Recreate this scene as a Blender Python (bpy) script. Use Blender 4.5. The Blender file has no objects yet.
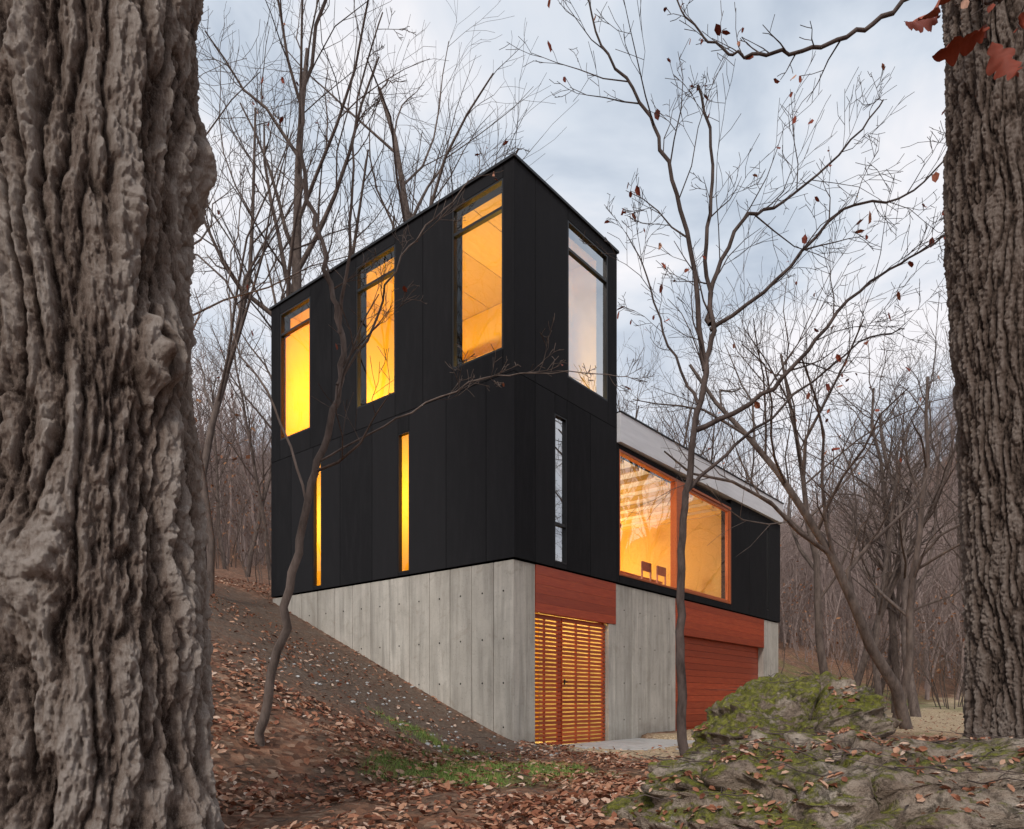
import bpy, math, random
import numpy as np
from mathutils import Vector, Matrix
from mathutils.bvhtree import BVHTree
random.seed(7); np.random.seed(7)
sc=bpy.context.scene
sc.view_settings.view_transform='Standard'; sc.view_settings.look='None'; sc.view_settings.exposure=0
COL=sc.collection
AX,AY=0.03,10.2
ANG=math.atan2(.7720,.6357); CA,SA=math.cos(ANG),math.sin(ANG)
# ---------------------------------------------------------------- noise
_rs=np.random.RandomState(3)
_perm=_rs.permutation(256); _perm=np.concatenate([_perm,_perm,_perm])
_g=_rs.normal(size=(256,3)); _g/=np.linalg.norm(_g,axis=1)[:,None]
def perlin(x,y,z):
    x,y,z=np.broadcast_arrays(np.asarray(x,float),np.asarray(y,float),np.asarray(z,float))
    xi=np.floor(x).astype(int);yi=np.floor(y).astype(int);zi=np.floor(z).astype(int)
    xf=x-xi;yf=y-yi;zf=z-zi
    f=lambda t:t*t*t*(t*(t*6-15)+10)
    u,v,w=f(xf),f(yf),f(zf)
    xi&=255;yi&=255;zi&=255
    def gr(a,b,c):
        h=_perm[_perm[_perm[(xi+a)&255]+((yi+b)&255)]+((zi+c)&255)]
        G=_g[h]
        return G[...,0]*(xf-a)+G[...,1]*(yf-b)+G[...,2]*(zf-c)
    def L(a,b,t): return a+(b-a)*t
    r=L(L(L(gr(0,0,0),gr(1,0,0),u),L(gr(0,1,0),gr(1,1,0),u),v),L(L(gr(0,0,1),gr(1,0,1),u),L(gr(0,1,1),gr(1,1,1),u),v),w)
    return r
def fbm(x,y,z,o=4):
    s=0;a=1;f=1
    for i in range(o):
        s=s+a*perlin(x*f+7.3*i,y*f+3.1*i,z*f+1.7*i);a*=.5;f*=2.03
    return s
def sst(x,a,b):
    t=np.clip((x-a)/(b-a),0,1);return t*t*(3-2*t)
# ---------------------------------------------------------------- mesh helpers
def link(o,parent=None):
    COL.objects.link(o)
    if parent: o.parent=parent
    return o
def empty(name,loc=(0,0,0)):
    e=bpy.data.objects.new(name,None); e.empty_display_size=.3; e.location=loc; COL.objects.link(e); return e
def mesh_np(name,V,F,mat,parent=None,smooth=True,attr=None):
    V=np.asarray(V,float);F=np.asarray(F,np.int32);k=F.shape[1]
    me=bpy.data.meshes.new(name)
    me.vertices.add(len(V)); me.vertices.foreach_set('co',V.ravel())
    me.loops.add(F.size); me.loops.foreach_set('vertex_index',F.ravel())
    me.polygons.add(len(F)); me.polygons.foreach_set('loop_start',np.arange(len(F),dtype=np.int32)*k)
    try: me.polygons.foreach_set('loop_total',np.full(len(F),k,np.int32))
    except Exception: pass
    me.polygons.foreach_set('use_smooth',np.full(len(F),smooth))
    me.update(calc_edges=True)
    if attr is not None:
        for n,c in attr.items():
            ca=me.color_attributes.new(name=n,type='FLOAT_COLOR',domain='POINT')
            ca.data.foreach_set('color',np.asarray(c,float).ravel())
    me.materials.append(mat)
    return link(bpy.data.objects.new(name,me),parent)
class MB:
    def __init__(s): s.V=[];s.F=[]
    def box(s,x0,x1,y0,y1,z0,z1):
        b=len(s.V)
        s.V+=[(x0,y0,z0),(x1,y0,z0),(x1,y1,z0),(x0,y1,z0),(x0,y0,z1),(x1,y0,z1),(x1,y1,z1),(x0,y1,z1)]
        s.F+=[tuple(b+i for i in f) for f in ((0,3,2,1),(4,5,6,7),(0,1,5,4),(1,2,6,5),(2,3,7,6),(3,0,4,7))]
    def face(s,a0,a1,d0,d1,z0,z1,ax):
        if ax=='L': s.box(d0,d1,a0,a1,z0,z1)
        else: s.box(a0,a1,d0,d1,z0,z1)
    def pane(s,a0,a1,d,z0,z1,ax):
        b=len(s.V)
        if ax=='L': s.V+=[(d,a1,z0),(d,a0,z0),(d,a0,z1),(d,a1,z1)]
        else: s.V+=[(a0,d,z0),(a1,d,z0),(a1,d,z1),(a0,d,z1)]
        s.F.append((b,b+1,b+2,b+3))
    def make(s,name,mat,parent=None,smooth=False,bevel=0):
        me=bpy.data.meshes.new(name); me.from_pydata(s.V,[],s.F); me.update()
        if smooth: me.polygons.foreach_set('use_smooth',[True]*len(me.polygons))
        me.materials.append(mat)
        o=link(bpy.data.objects.new(name,me),parent)
        if bevel:
            m=o.modifiers.new('bevel','BEVEL'); m.width=bevel; m.segments=2
        return o
# ---------------------------------------------------------------- material helpers
class M:
    def __init__(s,name):
        s.m=bpy.data.materials.new(name); s.m.use_nodes=True; s.nt=s.m.node_tree
        s.b=s.nt.nodes['Principled BSDF']; s.out=s.nt.nodes['Material Output']
    def n(s,t,**k):
        nd=s.nt.nodes.new(t)
        for a,v in k.items(): setattr(nd,a,v)
        return nd
    def l(s,a,b): s.nt.links.new(a,b)
    def coord(s,scale=(1,1,1)):
        tc=s.n('ShaderNodeTexCoord'); mp=s.n('ShaderNodeMapping'); mp.inputs['Scale'].default_value=scale
        s.l(tc.outputs['Object'],mp.inputs[0]); return mp.outputs[0]
    def noise(s,vec,scale,detail=5,rough=.6,dist=0):
        t=s.n('ShaderNodeTexNoise'); t.inputs['Scale'].default_value=scale;t.inputs['Detail'].default_value=detail
        t.inputs['Roughness'].default_value=rough;t.inputs['Distortion'].default_value=dist
        s.l(vec,t.inputs['Vector']); return t.outputs['Fac']
    def ramp(s,fac,stops):
        r=s.n('ShaderNodeValToRGB'); e=r.color_ramp.elements
        while len(e)<len(stops): e.new(.5)
        for i,(p,c) in enumerate(stops):
            e[i].position=p; e[i].color=(c,c,c,1) if not hasattr(c,'__len__') else (*c,1)
        s.l(fac,r.inputs[0]); return r.outputs[0]
    def mix(s,fac,a,b,mode='MIX'):
        x=s.n('ShaderNodeMix',data_type='RGBA',blend_type=mode)
        for sock,v in ((x.inputs[0],fac),(x.inputs[6],a),(x.inputs[7],b)):
            if isinstance(v,bpy.types.NodeSocket): s.l(v,sock)
            elif hasattr(v,'__len__'): sock.default_value=(*v,1)
            else: sock.default_value=v
        return x.outputs[2]
    def math(s,op,a,b=0):
        x=s.n('ShaderNodeMath',operation=op)
        for sock,v in ((x.inputs[0],a),(x.inputs[1],b)):
            if isinstance(v,bpy.types.NodeSocket): s.l(v,sock)
            else: sock.default_value=v
        return x.outputs[0]
    def col(s,c):
        if isinstance(c,bpy.types.NodeSocket): s.l(c,s.b.inputs['Base Color'])
        else: s.b.inputs['Base Color'].default_value=(*c,1)
    def rough(s,r):
        if isinstance(r,bpy.types.NodeSocket): s.l(r,s.b.inputs['Roughness'])
        else: s.b.inputs['Roughness'].default_value=r
    def bump(s,h,strength=.5,dist=.01):
        b=s.n('ShaderNodeBump'); b.inputs['Strength'].default_value=strength;b.inputs['Distance'].default_value=dist
        s.l(h,b.inputs['Height']); s.l(b.outputs[0],s.b.inputs['Normal'])
def rnd_island(m):
    g=m.n('ShaderNodeNewGeometry'); return g.outputs['Random Per Island']
def attr(m,name):
    a=m.n('ShaderNodeAttribute'); a.attribute_name=name; sp=m.n('ShaderNodeSeparateColor'); m.l(a.outputs['Color'],sp.inputs[0]); return sp.outputs
m=M('black_fibre_cement'); c=m.coord()
n1=m.noise(c,170,4,.8); n3=m.noise(m.coord((3,3,.5)),3,5,.7)
base=m.ramp(n1,[(.35,(.006,.006,.007)),(.75,(.022,.022,.024))])
base=m.mix(m.math('MULTIPLY',m.ramp(n3,[(.45,0),(.8,1)]),.45),base,(.032,.031,.033))
base=m.mix(m.math('MULTIPLY',rnd_island(m),.6),base,(.024,.0235,.0255))
m.col(base); m.rough(.85); m.b.inputs['Specular IOR Level'].default_value=.12; m.bump(n1,.7,.005); BLACK=m.m
m=M('black_metal'); m.col((.012,.012,.013)); m.rough(.45); m.b.inputs['Metallic'].default_value=.3; BMETAL=m.m
m=M('dark_wall_core'); m.col((.002,.002,.002)); m.rough(.9); m.b.inputs['Specular IOR Level'].default_value=.0; CORE=m.m
def concrete(name,a,b):
    m=M(name); c=m.coord(); n1=m.noise(c,1.6,6,.65,.4); n2=m.noise(c,45,4,.7); n3=m.noise(m.coord((7,7,.6)),1.4,5,.6)
    x=m.ramp(n1,[(.3,a),(.7,b)])
    x=m.mix(m.math('MULTIPLY',m.ramp(n3,[(.42,0),(.68,1)]),.6),x,tuple(v*.48 for v in a))
    x=m.mix(m.math('MULTIPLY',rnd_island(m),.45),x,tuple(v*.58 for v in a))
    x=m.mix(m.math('MULTIPLY',m.ramp(n2,[(.3,1),(.42,0)]),.5),x,(.12,.115,.105))
    x=m.mix(m.math('MULTIPLY',m.ramp(m.noise(c,3.3,6,.7,.8),[(.56,0),(.66,1)]),.3),x,(.24,.20,.15))
    tc=m.n('ShaderNodeTexCoord');sp=m.n('ShaderNodeSeparateXYZ');m.l(tc.outputs['Object'],sp.inputs[0])
    st=m.math('MULTIPLY',m.ramp(m.math('ADD',sp.outputs[2],m.math('MULTIPLY',n1,.6)),[(.2,1),(.65,0)]),.5)
    x=m.mix(st,x,(.18,.145,.11))
    m.col(x); m.rough(.85); m.bump(m.math('ADD',n2,m.math('MULTIPLY',n1,2)),.35,.006); return m.m
CONC=concrete('board_formed_concrete',(.44,.405,.35),(.64,.60,.53))
SLAB=concrete('slab_concrete',(.5,.5,.49),(.66,.66,.65))
def wood(name,a,b,c3,rough=.45,ax=0):
    m=M(name); sc_=(1.2,14,14) if ax==0 else (14,14,1.2)
    n1=m.noise(m.coord(sc_),3,6,.65,.6); n2=m.noise(m.coord(tuple(v*5 for v in sc_)),4,3,.6)
    x=m.ramp(n1,[(.3,a),(.55,b),(.75,c3)])
    x=m.mix(m.math('MULTIPLY',rnd_island(m),.6),x,tuple(v*.45 for v in a))
    m.col(x); m.rough(rough); m.bump(n2,.25,.003); return m.m
WOOD=wood('red_cedar',(.33,.036,.010),(.47,.066,.018),(.58,.13,.035),.38)
WOODF=wood('orange_wood_frame',(.42,.085,.02),(.55,.13,.03),(.62,.19,.05),.4)
WSLAT=wood('slat_cedar',(.36,.05,.014),(.48,.085,.022),(.56,.14,.04),.5)
WINT=wood('interior_plywood',(.72,.45,.09),(.80,.52,.12),(.86,.60,.18),.6)
m=M('interior_yellow_paint'); m.col((.90,.60,.07)); m.rough(.8); YEL=m.m
m=M('interior_white_paint'); m.col((.84,.80,.72)); m.rough(.8); WHT=m.m
m=M('fascia_metal'); n=m.noise(m.coord((.5,.5,6)),2,4,.6); m.col(m.ramp(n,[(.3,(.66,.66,.68)),(.7,(.78,.78,.80))])); m.rough(.5); FASC=m.m
def glass(name,f0,k,tint=(1,1,1)):
    m=M(name); nt=m.nt; nt.nodes.remove(m.b)
    t=m.n('ShaderNodeBsdfTransparent'); t.inputs[0].default_value=(*tint,1); g=m.n('ShaderNodeBsdfGlossy'); g.inputs['Roughness'].default_value=.012
    lw=m.n('ShaderNodeLayerWeight'); lw.inputs[0].default_value=.5
    nz=m.noise(m.coord(),.9,2,.5); bp=m.n('ShaderNodeBump'); bp.inputs['Strength'].default_value=.12; bp.inputs['Distance'].default_value=.05
    m.l(nz,bp.inputs['Height']); m.l(bp.outputs[0],g.inputs['Normal'])
    f=m.math('ADD',m.math('MULTIPLY',m.math('POWER',lw.outputs['Facing'],4.),k),f0); f.node.use_clamp=True
    mx=m.n('ShaderNodeMixShader'); m.l(f,mx.inputs[0]);m.l(t.outputs[0],mx.inputs[1]);m.l(g.outputs[0],mx.inputs[2]);m.l(mx.outputs[0],m.out.inputs[0]); return m.m
GLS=glass('window_glass',.07,.7); GLR=glass('coated_window_glass',.66,.6,(.8,.82,.85)); GLM=glass('living_room_glass',.30,.8)
m=M('translucent_blind'); m.nt.nodes.remove(m.b)
t1=m.n('ShaderNodeBsdfTranslucent'); t1.inputs[0].default_value=(.92,.50,.03,1); t2=m.n('ShaderNodeBsdfDiffuse'); t2.inputs[0].default_value=(.7,.45,.08,1)
mx=m.n('ShaderNodeMixShader'); mx.inputs[0].default_value=.12; m.l(t1.outputs[0],mx.inputs[1]); m.l(t2.outputs[0],mx.inputs[2]); m.l(mx.outputs[0],m.out.inputs[0]); BLIND=m.m
def emis(name,c,s):
    m=M(name); m.b.inputs['Emission Color'].default_value=(*c,1); m.b.inputs['Emission Strength'].default_value=s; m.col(c); return m.m
LAMP=emis('lamp_globe',(1,.8,.45),6)
# ================================================================= HOUSE
H=empty('modern_house',(AX,AY,0)); H.rotation_euler=(0,0,ANG)
pan=MB(); core=MB(); fr=MB()
def rect(ax,a0,a1,z0,z1,panel=True):
    if ax=='R' and a0<.02: c0=.236
    elif a0<.001: c0=.02
    else: c0=a0
    core.face(c0,a1,.018,.235,z0,z1,ax)
    pan.face(a0+(.006 if a0>.02 else 0),a1-.006,0,.0145,z0+.005,z1-.005,ax)
def col(ax,a0,a1,z0,z1,hole=None):
    if hole is None: rect(ax,a0,a1,z0,z1)
    else:
        rect(ax,a0,a1,z0,hole[0]); rect(ax,a0,a1,hole[1],z1)
ZB,ZM,ZT=2.81,5.50,8.57
glass_parts={}
def window(ax,a0,a1,z0,z1,mulls,gm,fm=None,w=.028,rec=.035):
    f=fm or fr
    f.face(a0,a0+w,rec-.03,rec+.05,z0,z1,ax); f.face(a1-w,a1,rec-.03,rec+.05,z0,z1,ax)
    f.face(a0+w,a1-w,rec-.03,rec+.05,z0,z0+w,ax); f.face(a0+w,a1-w,rec-.03,rec+.05,z1-w,z1,ax)
    for q in mulls: f.face(a0+w,a1-w,rec-.025,rec+.045,q-.022,q+.022,ax)
    g=glass_parts.setdefault(gm.name,[MB(),gm])[0]
    g.pane(a0+w,a1-w,rec+.01,z0+w,z1-w,ax)
bl=MB()
for a0,a1 in ((0,.54),(.54,1.376),(1.376,2.228),(2.497,3.167),(3.167,4.06),(4.06,4.632),(4.883,5.6),(5.6,6.3)): col('L',a0,a1,ZB,ZM)
for a0,a1 in ((2.228,2.497),(4.632,4.883)):
    col('L',a0,a1,ZB,ZM,(2.87,5.17)); window('L',a0,a1,2.87,5.17,[],GLS,w=.015); bl.pane(a0+.015,a1-.015,.075,2.88,5.16,'L')
for a0,a1 in ((0,.21),(1.245,1.9),(1.9,2.573),(3.603,4.3),(4.3,4.977),(5.983,6.3)): col('L',a0,a1,ZM,ZT)
for a0,a1 in ((.21,1.245),(2.573,3.603),(4.977,5.983)): col('L',a0,a1,ZM,ZT,(5.88,8.38)); window('L',a0,a1,5.88,8.38,[7.96],GLS)
bl.pane(5.01,5.95,.11,5.91,7.94,'L')
bl.make('window_blinds',BLIND,H)
for a0,a1 in ((.0145,.5),(.5,1.0),(1.324,2.0),(2.0,2.845)): col('R',a0,a1,ZB,ZM)
col('R',1.0,1.324,ZB,ZM,(2.90,5.2)); window('R',1.0,1.324,2.90,5.2,[3.5],GLR,w=.02)
for a0,a1 in ((.0145,.5),(.5,1.352),(2.548,2.845)): col('R',a0,a1,ZM,ZT)
col('R',1.352,2.548,ZM,ZT,(5.88,8.38)); window('R',1.352,2.548,5.88,8.38,[7.94],GLR)
BT=5.26
col('R',2.847,2.93,ZB,BT)
col('R',2.93,7.874,ZB,BT,(2.95,5.17))
for a0,a1 in ((7.874,9.0),(9.0,10.18),(10.36,11.15)): col('R',a0,a1,ZB,BT+.14)
col('R',10.18,10.36,ZB,BT+.14,(3.05,5.2)); window('R',10.18,10.36,3.05,5.2,[],GLR,w=.015)
core.box(2.61,2.845,.24,6.06,5.80,ZT); core.box(.235,2.845,6.065,6.3,2.6,ZT)
core.box(2.85,11.15,6.065,6.3,-.3,5.5); core.box(10.92,11.15,.24,6.06,ZB,5.4)
pan.box(11.15,11.165,0,6.3,ZB+.003,5.4); pan.box(2.846,2.86,0.02,6.3,6.0,ZT)
core.box(.24,11.1,.24,6.06,ZB-.02,ZB+.04)
pan.make('cladding_panels',BLACK,H); core.make('wall_core',CORE,H); fr_o=fr.make('window_frames',BMETAL,H)
r=MB(); r.box(-.03,2.875,-.03,6.33,ZT,ZT+.045); r.make('tower_roof_cap',BMETAL,H,bevel=.004)
r=MB(); r.V=[(2.85,-.07,5.262),(11.2,-.07,5.43),(11.2,6.4,5.43),(2.85,6.4,5.262),(2.85,-.07,5.775),(11.2,-.07,5.95),(11.2,6.4,5.95),(2.85,6.4,5.775)]
r.F=[(0,3,2,1),(4,5,6,7),(0,1,5,4),(1,2,6,5),(2,3,7,6),(3,0,4,7)]; r.make('roof_fascia',FASC,H,bevel=.004)
r=MB(); r.V=[(2.85,-.09,5.777),(11.22,-.09,5.952),(11.22,6.42,5.952),(2.85,6.42,5.777),(2.85,-.09,5.80),(11.22,-.09,5.975),(11.22,6.42,5.975),(2.85,6.42,5.80)]
r.F=[(0,3,2,1),(4,5,6,7),(0,1,5,4),(1,2,6,5),(2,3,7,6),(3,0,4,7)]; r.make('roof_drip_edge',BMETAL,H)
wf=MB()
wf.face(2.93,2.955,-.005,.1,2.95,5.17,'R'); wf.face(2.955,7.874,-.005,.1,5.12,5.17,'R'); wf.face(2.955,7.874,-.005,.1,2.95,2.985,'R')
wf.face(5.10,5.38,-.02,.12,2.985,5.12,'R'); wf.face(7.80,7.874,-.005,.1,2.985,5.12,'R')
wf.face(5.38,5.43,.02,.09,2.985,5.12,'R'); wf.face(7.74,7.80,.02,.09,2.985,5.12,'R'); wf.face(5.43,7.74,.02,.09,2.985,3.04,'R'); wf.face(5.43,7.74,.02,.09,5.06,5.12,'R')
wf.make('living_room_window_frame',WOODF,H,bevel=.004)
g=MB(); g.pane(2.955,5.10,.05,2.985,5.12,'R'); g.pane(5.43,7.74,.05,3.04,5.06,'R'); g.make('living_room_glazing',GLM,H)
for k,(mb,gm) in glass_parts.items(): mb.make('glazing',gm,H)
cb=MB()
cuts=[.03,.42,.86,1.32,1.78,2.26,2.74,3.24,3.74,4.26,4.78,5.3,5.8,6.3]
for a,b in zip(cuts[:-1],cuts[1:]): cb.box(.03,.30,a+.006,b-.006,-.6,ZB-.022)
cb.box(.3,.54,.033,.3,-.6,ZB-.022)
cb.box(2.62,2.844,.03,.3,-.6,2.07)
cu=[2.847,3.42,3.99,4.57,5.15]
for a,b in zip(cu[:-1],cu[1:]): cb.box(a+.006,b-.006,.03,.3,-.6,ZB-.022)
cb.box(10.04,10.6,.03,.3,-.6,ZB-.022); cb.box(10.606,11.12,.03,.3,-.6,ZB-.022)
cb.box(10.9,11.12,.31,6.0,-.6,ZB-.022)
cb.make('concrete_walls',CONC,H,bevel=.006)
# form-tie plugs
ft=MB()
def disc(cx_,cy_,cz_,ax,r_=.014):
    b=len(ft.V)
    for q in range(10):
        a=2*math.pi*q/10
        ft.V.append((cx_,cy_-r_*math.cos(a),cz_+r_*math.sin(a)) if ax=='L' else (cx_+r_*math.cos(a),cy_,cz_+r_*math.sin(a)))
    ft.F.append(tuple(range(b,b+10)))
for a,b in zip(cuts[:-1],cuts[1:]):
    for z_ in (.35,1.0,1.65,2.35): disc(.0265,(a+b)/2,z_,'L')
for a,b in zip(cu[:-1],cu[1:]):
    for z_ in (.4,1.05,1.7,2.35): disc((a+b)/2,.0265,z_,'R')
ft.make('form_tie_plugs',CORE,H)
cc=MB(); cc.box(.05,.29,.05,6.25,-.6,ZB-.03); cc.box(2.9,5.1,.055,.29,-.6,ZB-.03)
cc.box(2.7,2.85,.31,6.0,-.1,ZB-.03); cc.box(.31,2.69,3.1,3.25,-.1,ZB-.03); cc.make('concrete_core',CONC,H)
fl=MB(); fl.box(.3,11.1,.06,6.0,-.12,.012); fl.make('garage_floor',SLAB,H)
ap=MB(); ap.box(.45,3.6,-1.6,.02,-.15,.05); ap.make('concrete_apron',SLAB,H,bevel=.01)
w=MB()
for i in range(5):
    z0=2.075+i*.143
    w.box(.545,2.84,.018,.12,z0+.001,z0+.142)
    w.box(5.155,10.035,.018,.12,z0+.001,z0+.142)
w.make('cedar_headers',WOOD,H,bevel=.002)
w=MB()
for i in range(15):
    z0=.02+i*.1375
    w.box(5.155,10.035,.17,.2,z0+.004,z0+.1365)
w.make('garage_door',WOOD,H,bevel=.003)
w=MB(); w.box(5.155,10.035,.21,.24,0,2.07); w.make('garage_door_backing',CORE,H)
w=MB(); n=31
for i in range(n):
    z0=.05+i*.0648
    for a,b in ((.56,1.285),(1.325,2.60)): w.box(a,b,.09,.112,z0,z0+.043)
w.make('gate_slats',WSLAT,H,bevel=.002)
w=MB()
for a in (.56,1.245,1.33,2.56): w.box(a,a+.04,.12,.155,.03,2.06)
for a in (.88,1.75,2.15): w.box(a,a+.03,.12,.15,.03,2.06)
w.box(.545,2.62,.125,.16,2.03,2.07)
w.make('gate_frame',WSLAT,H)
w=MB(); w.box(1.36,1.385,.075,.09,1.0,1.08); w.box(1.36,1.43,.06,.075,1.035,1.05); w.make('gate_handle',BMETAL,H)
w=MB(); w.box(.32,2.68,1.6,1.68,.02,2.75); w.make('entry_back_panel',WINT,H)
# interiors
i1=MB(); i1.box(.24,2.6,.24,6.06,5.50,5.66); i1.make('upper_floor',WINT,H)
i1=MB()
for q in range(7): i1.box(.24,2.6,.24+q*.83,.24+(q+1)*.83-.012,8.44,8.5)
i1.make('upper_ceiling',WINT,H)
i1=MB(); i1.box(2.55,2.6,.24,6.06,5.67,8.43); i1.box(.24,2.54,6.0,6.05,5.67,8.43); i1.box(.24,2.54,4.5,4.56,5.67,8.43); i1.make('upper_walls',YEL,H)
i1=MB(); i1.box(1.9,2.5,.8,3.9,5.67,6.9); i1.box(2.2,2.5,2.2,3.9,6.95,7.35); i1.make('bookshelf',WINT,H)
i1=MB(); i1.box(2.50,2.545,1.0,1.8,6.9,7.5); i1.box(2.50,2.545,3.3,4.2,6.9,7.6); i1.make('wall_pictures',BMETAL,H)
i1=MB(); i1.box(2.55,2.6,.24,6.06,2.86,5.49); i1.box(.24,2.54,6.0,6.05,2.86,5.49); i1.box(.24,2.54,1.6,1.66,2.86,5.49); i1.make('lower_walls',YEL,H)
i1=MB(); i1.box(2.61,2.845,.24,6.06,2.86,5.25); i1.box(2.85,5.9,5.9,6.0,2.86,5.25); i1.make('living_room_walls',WHT,H)
i1=MB()
for q in range(10): i1.box(5.9+q*.5,6.39+q*.5,5.9,6.0,2.86,5.25)
i1.box(8.4,8.5,.24,5.89,2.86,5.25); i1.make('living_room_wood_wall',WINT,H)
i1=MB(); i1.box(2.85,10.9,.24,5.89,5.2,5.255); i1.make('living_room_ceiling',WHT,H)
i1=MB()
for q in range(14): i1.box(2.86+q*.57,2.86+q*.57+.05,.24,5.89,5.11,5.198)
i1.make('ceiling_beams',WINT,H)
i1=MB(); i1.box(2.85,10.9,.24,5.89,2.855,2.9); i1.make('living_room_floor',WINT,H)
k=MB(); k.box(3.6,5.4,3.2,4.0,2.9,3.8); k.box(3.5,5.5,3.1,4.1,3.8,3.86); k.box(3.0,5.8,5.5,5.89,2.9,4.2); k.box(3.0,5.8,5.6,5.89,4.4,4.95); k.make('kitchen_island_and_cupboards',WHT,H)
k=MB()
for a in (5.9,6.6,7.3):
    k.box(a,a+.42,1.2,1.6,3.33,3.37); k.box(a,a+.42,1.2,1.23,3.6,3.8); k.box(a,a+.03,1.2,1.23,3.37,3.8); k.box(a+.39,a+.42,1.2,1.23,3.37,3.8)
    for dx in (0,.38):
        for dy in (0,.36): k.box(a+dx,a+dx+.035,1.2+dy,1.235+dy,2.9,3.33)
k.box(5.7,8.0,1.8,2.7,3.62,3.67)
for a in (5.8,7.85):
    for b in (1.9,2.55): k.box(a,a+.06,b,b+.06,2.9,3.62)
k.make('dining_table_and_chairs',WOOD,H)
for i,(a,b) in enumerate(((4.0,3.5),(4.9,3.5),(6.6,2.3))):
    bpy.ops.mesh.primitive_uv_sphere_add(segments=20,ring_count=12,radius=.09,location=(a,b,4.55)); o=bpy.context.object; o.name='pendant_lamp'; o.data.materials.append(LAMP); o.parent=H
    q=MB(); q.box(a-.005,a+.005,b-.005,b+.005,4.63,5.2); q.make('pendant_cord',BMETAL,H)
def plight(name,loc,e,c=(1,.74,.24),r=.12):
    l=bpy.data.lights.new(name,'POINT'); l.energy=e;l.color=c;l.shadow_soft_size=r
    o=bpy.data.objects.new(name,l); o.location=loc; link(o,H)
plight('room_lamp',(1.3,1.0,6.2),115); plight('room_lamp',(1.3,3.2,6.2),115); plight('room_lamp',(1.4,5.3,6.6),115)
plight('stair_lamp',(1.0,2.4,4.1),95); plight('stair_lamp',(1.0,4.8,4.1),95)
plight('kitchen_lamp',(4.4,2.6,4.1),150,(1,.84,.62)); plight('dining_lamp',(6.9,3.2,4.1),140,(1,.60,.16))
plight('entry_lamp',(1.6,.9,2.4),130,(1,.66,.16)); plight('entry_lamp',(1.6,.9,.4),35,(1,.66,.16),.05)
# ================================================================= TERRAIN
def uv(x,y):
    rx=x-AX;ry=y-AY; return rx*CA+ry*SA,-rx*SA+ry*CA
def terrain(x,y,rough=True):
    x=np.asarray(x,float);y=np.asarray(y,float)
    u,v=uv(x,y)
    v0=-2.2*sst(-u,.3,4.3)+.3*sst(u,0.0,.3)
    w=v-v0; sp=.5*(w+np.sqrt(w*w+.09))
    z=.42*np.minimum(sp,7)+.22*np.maximum(sp-7,0); z=np.where(z>8,8+16*np.tanh((z-8)/16),z)
    z=z+.36*np.exp(-((x-3.4)/1.5)**2-((y-5.0)/1.5)**2)
    z=z+85*np.exp(-((x-150)/70)**2-((y-150)/90)**2)+14*np.exp(-((x+30)/60)**2-((y-140)/50)**2)
    if rough:
        nearapron=sst(np.maximum(np.maximum(-u,u-11),np.maximum(-v-3,0)),0,2.5)
        z=z+fbm(x*.5,y*.5,0,4)*.10*(.15+.85*nearapron)+fbm(x*3.1,y*3.1,5,3)*.03*(.2+.8*nearapron)
    ins=sst(u,.15,.3)*sst(-u,-11.0,-10.85)*sst(v,-.02,.08)*sst(-v,-6.2,-6.1)
    z=z*(1-ins)+(-.2)*ins
    pad=sst(u,.2,.5)*sst(-u,-3.8,-3.5)*sst(v,-1.9,-1.6)*sst(-v,-.1,0.05)
    z=z*(1-pad)+(-.01)*pad
    return z
N=520
t=np.linspace(-1,1,N); gx=.3+1.3*np.sinh(6.2*t); gy=8.0+1.3*np.sinh(6.2*t)
X,Y=np.meshgrid(gx,gy); Z=terrain(X,Y)
U_,V_=uv(X,Y)
nn=fbm(X*.8,Y*.8,2,4)
grav=sst(-V_+nn*.8,.05,.5)*sst(V_+nn*1.0,-3.4,-2.6)*sst(U_-.55*V_+nn*.6,.2,.6)
grav=np.maximum(grav,sst(-V_+nn*2,0,1)*sst(V_+nn*2,-7,-5)*sst(U_,5,8))
grass=np.exp(-((X+.15)/1.0)**4-((Y-6.3)/.75)**4)*sst(nn,-.35,.1)
grass=np.maximum(grass,sst(nn,-.2,.3)*np.exp(-((X-19)/9)**2-((Y-31)/6)**2))
grass=np.maximum(grass,.8*sst(nn,.0,.4)*np.exp(-((X+.9)/.6)**2-((Y-8.2)/.5)**2))
grass=np.maximum(grass,.9*sst(nn,-.1,.3)*np.exp(-((X-7.5)/1.6)**2-((Y-13.2)/.8)**2))
dirt=sst(-U_,-.1,.2)*sst(U_,-4.9,-3.2)*sst(V_+nn*1.2,-1.9,-.3)*sst(-V_,-7.5,-5.5)
att=np.stack([grav,grass,dirt,np.ones_like(grav)],-1).reshape(-1,4)
idx=np.arange(N*N).reshape(N,N)
Fq=np.stack([idx[:-1,:-1],idx[:-1,1:],idx[1:,1:],idx[1:,:-1]],-1).reshape(-1,4)
m=M('forest_floor'); c=m.coord(); a=attr(m,'mask')
vo=m.n('ShaderNodeTexVoronoi'); vo.inputs['Scale'].default_value=16; m.l(c,vo.inputs['Vector'])
sp=m.n('ShaderNodeSeparateColor'); m.l(vo.outputs['Color'],sp.inputs[0])
leafc=m.ramp(sp.outputs[0],[(0,(.09,.038,.024)),(.3,(.20,.078,.043)),(.6,(.31,.14,.08)),(.85,(.42,.23,.145)),(1,(.5,.34,.24))])
nf=m.noise(c,22,5,.7); nm=m.noise(c,4,5,.65); nl=m.noise(c,.12,5,.6)
soil=m.ramp(nf,[(.3,(.05,.035,.026)),(.7,(.16,.11,.08))])
x=m.mix(m.ramp(nm,[(.38,1),(.6,.25)]),soil,leafc)
x=m.mix(m.ramp(nl,[(.35,.5),(.6,0)]),x,(.12,.08,.055))
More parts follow.
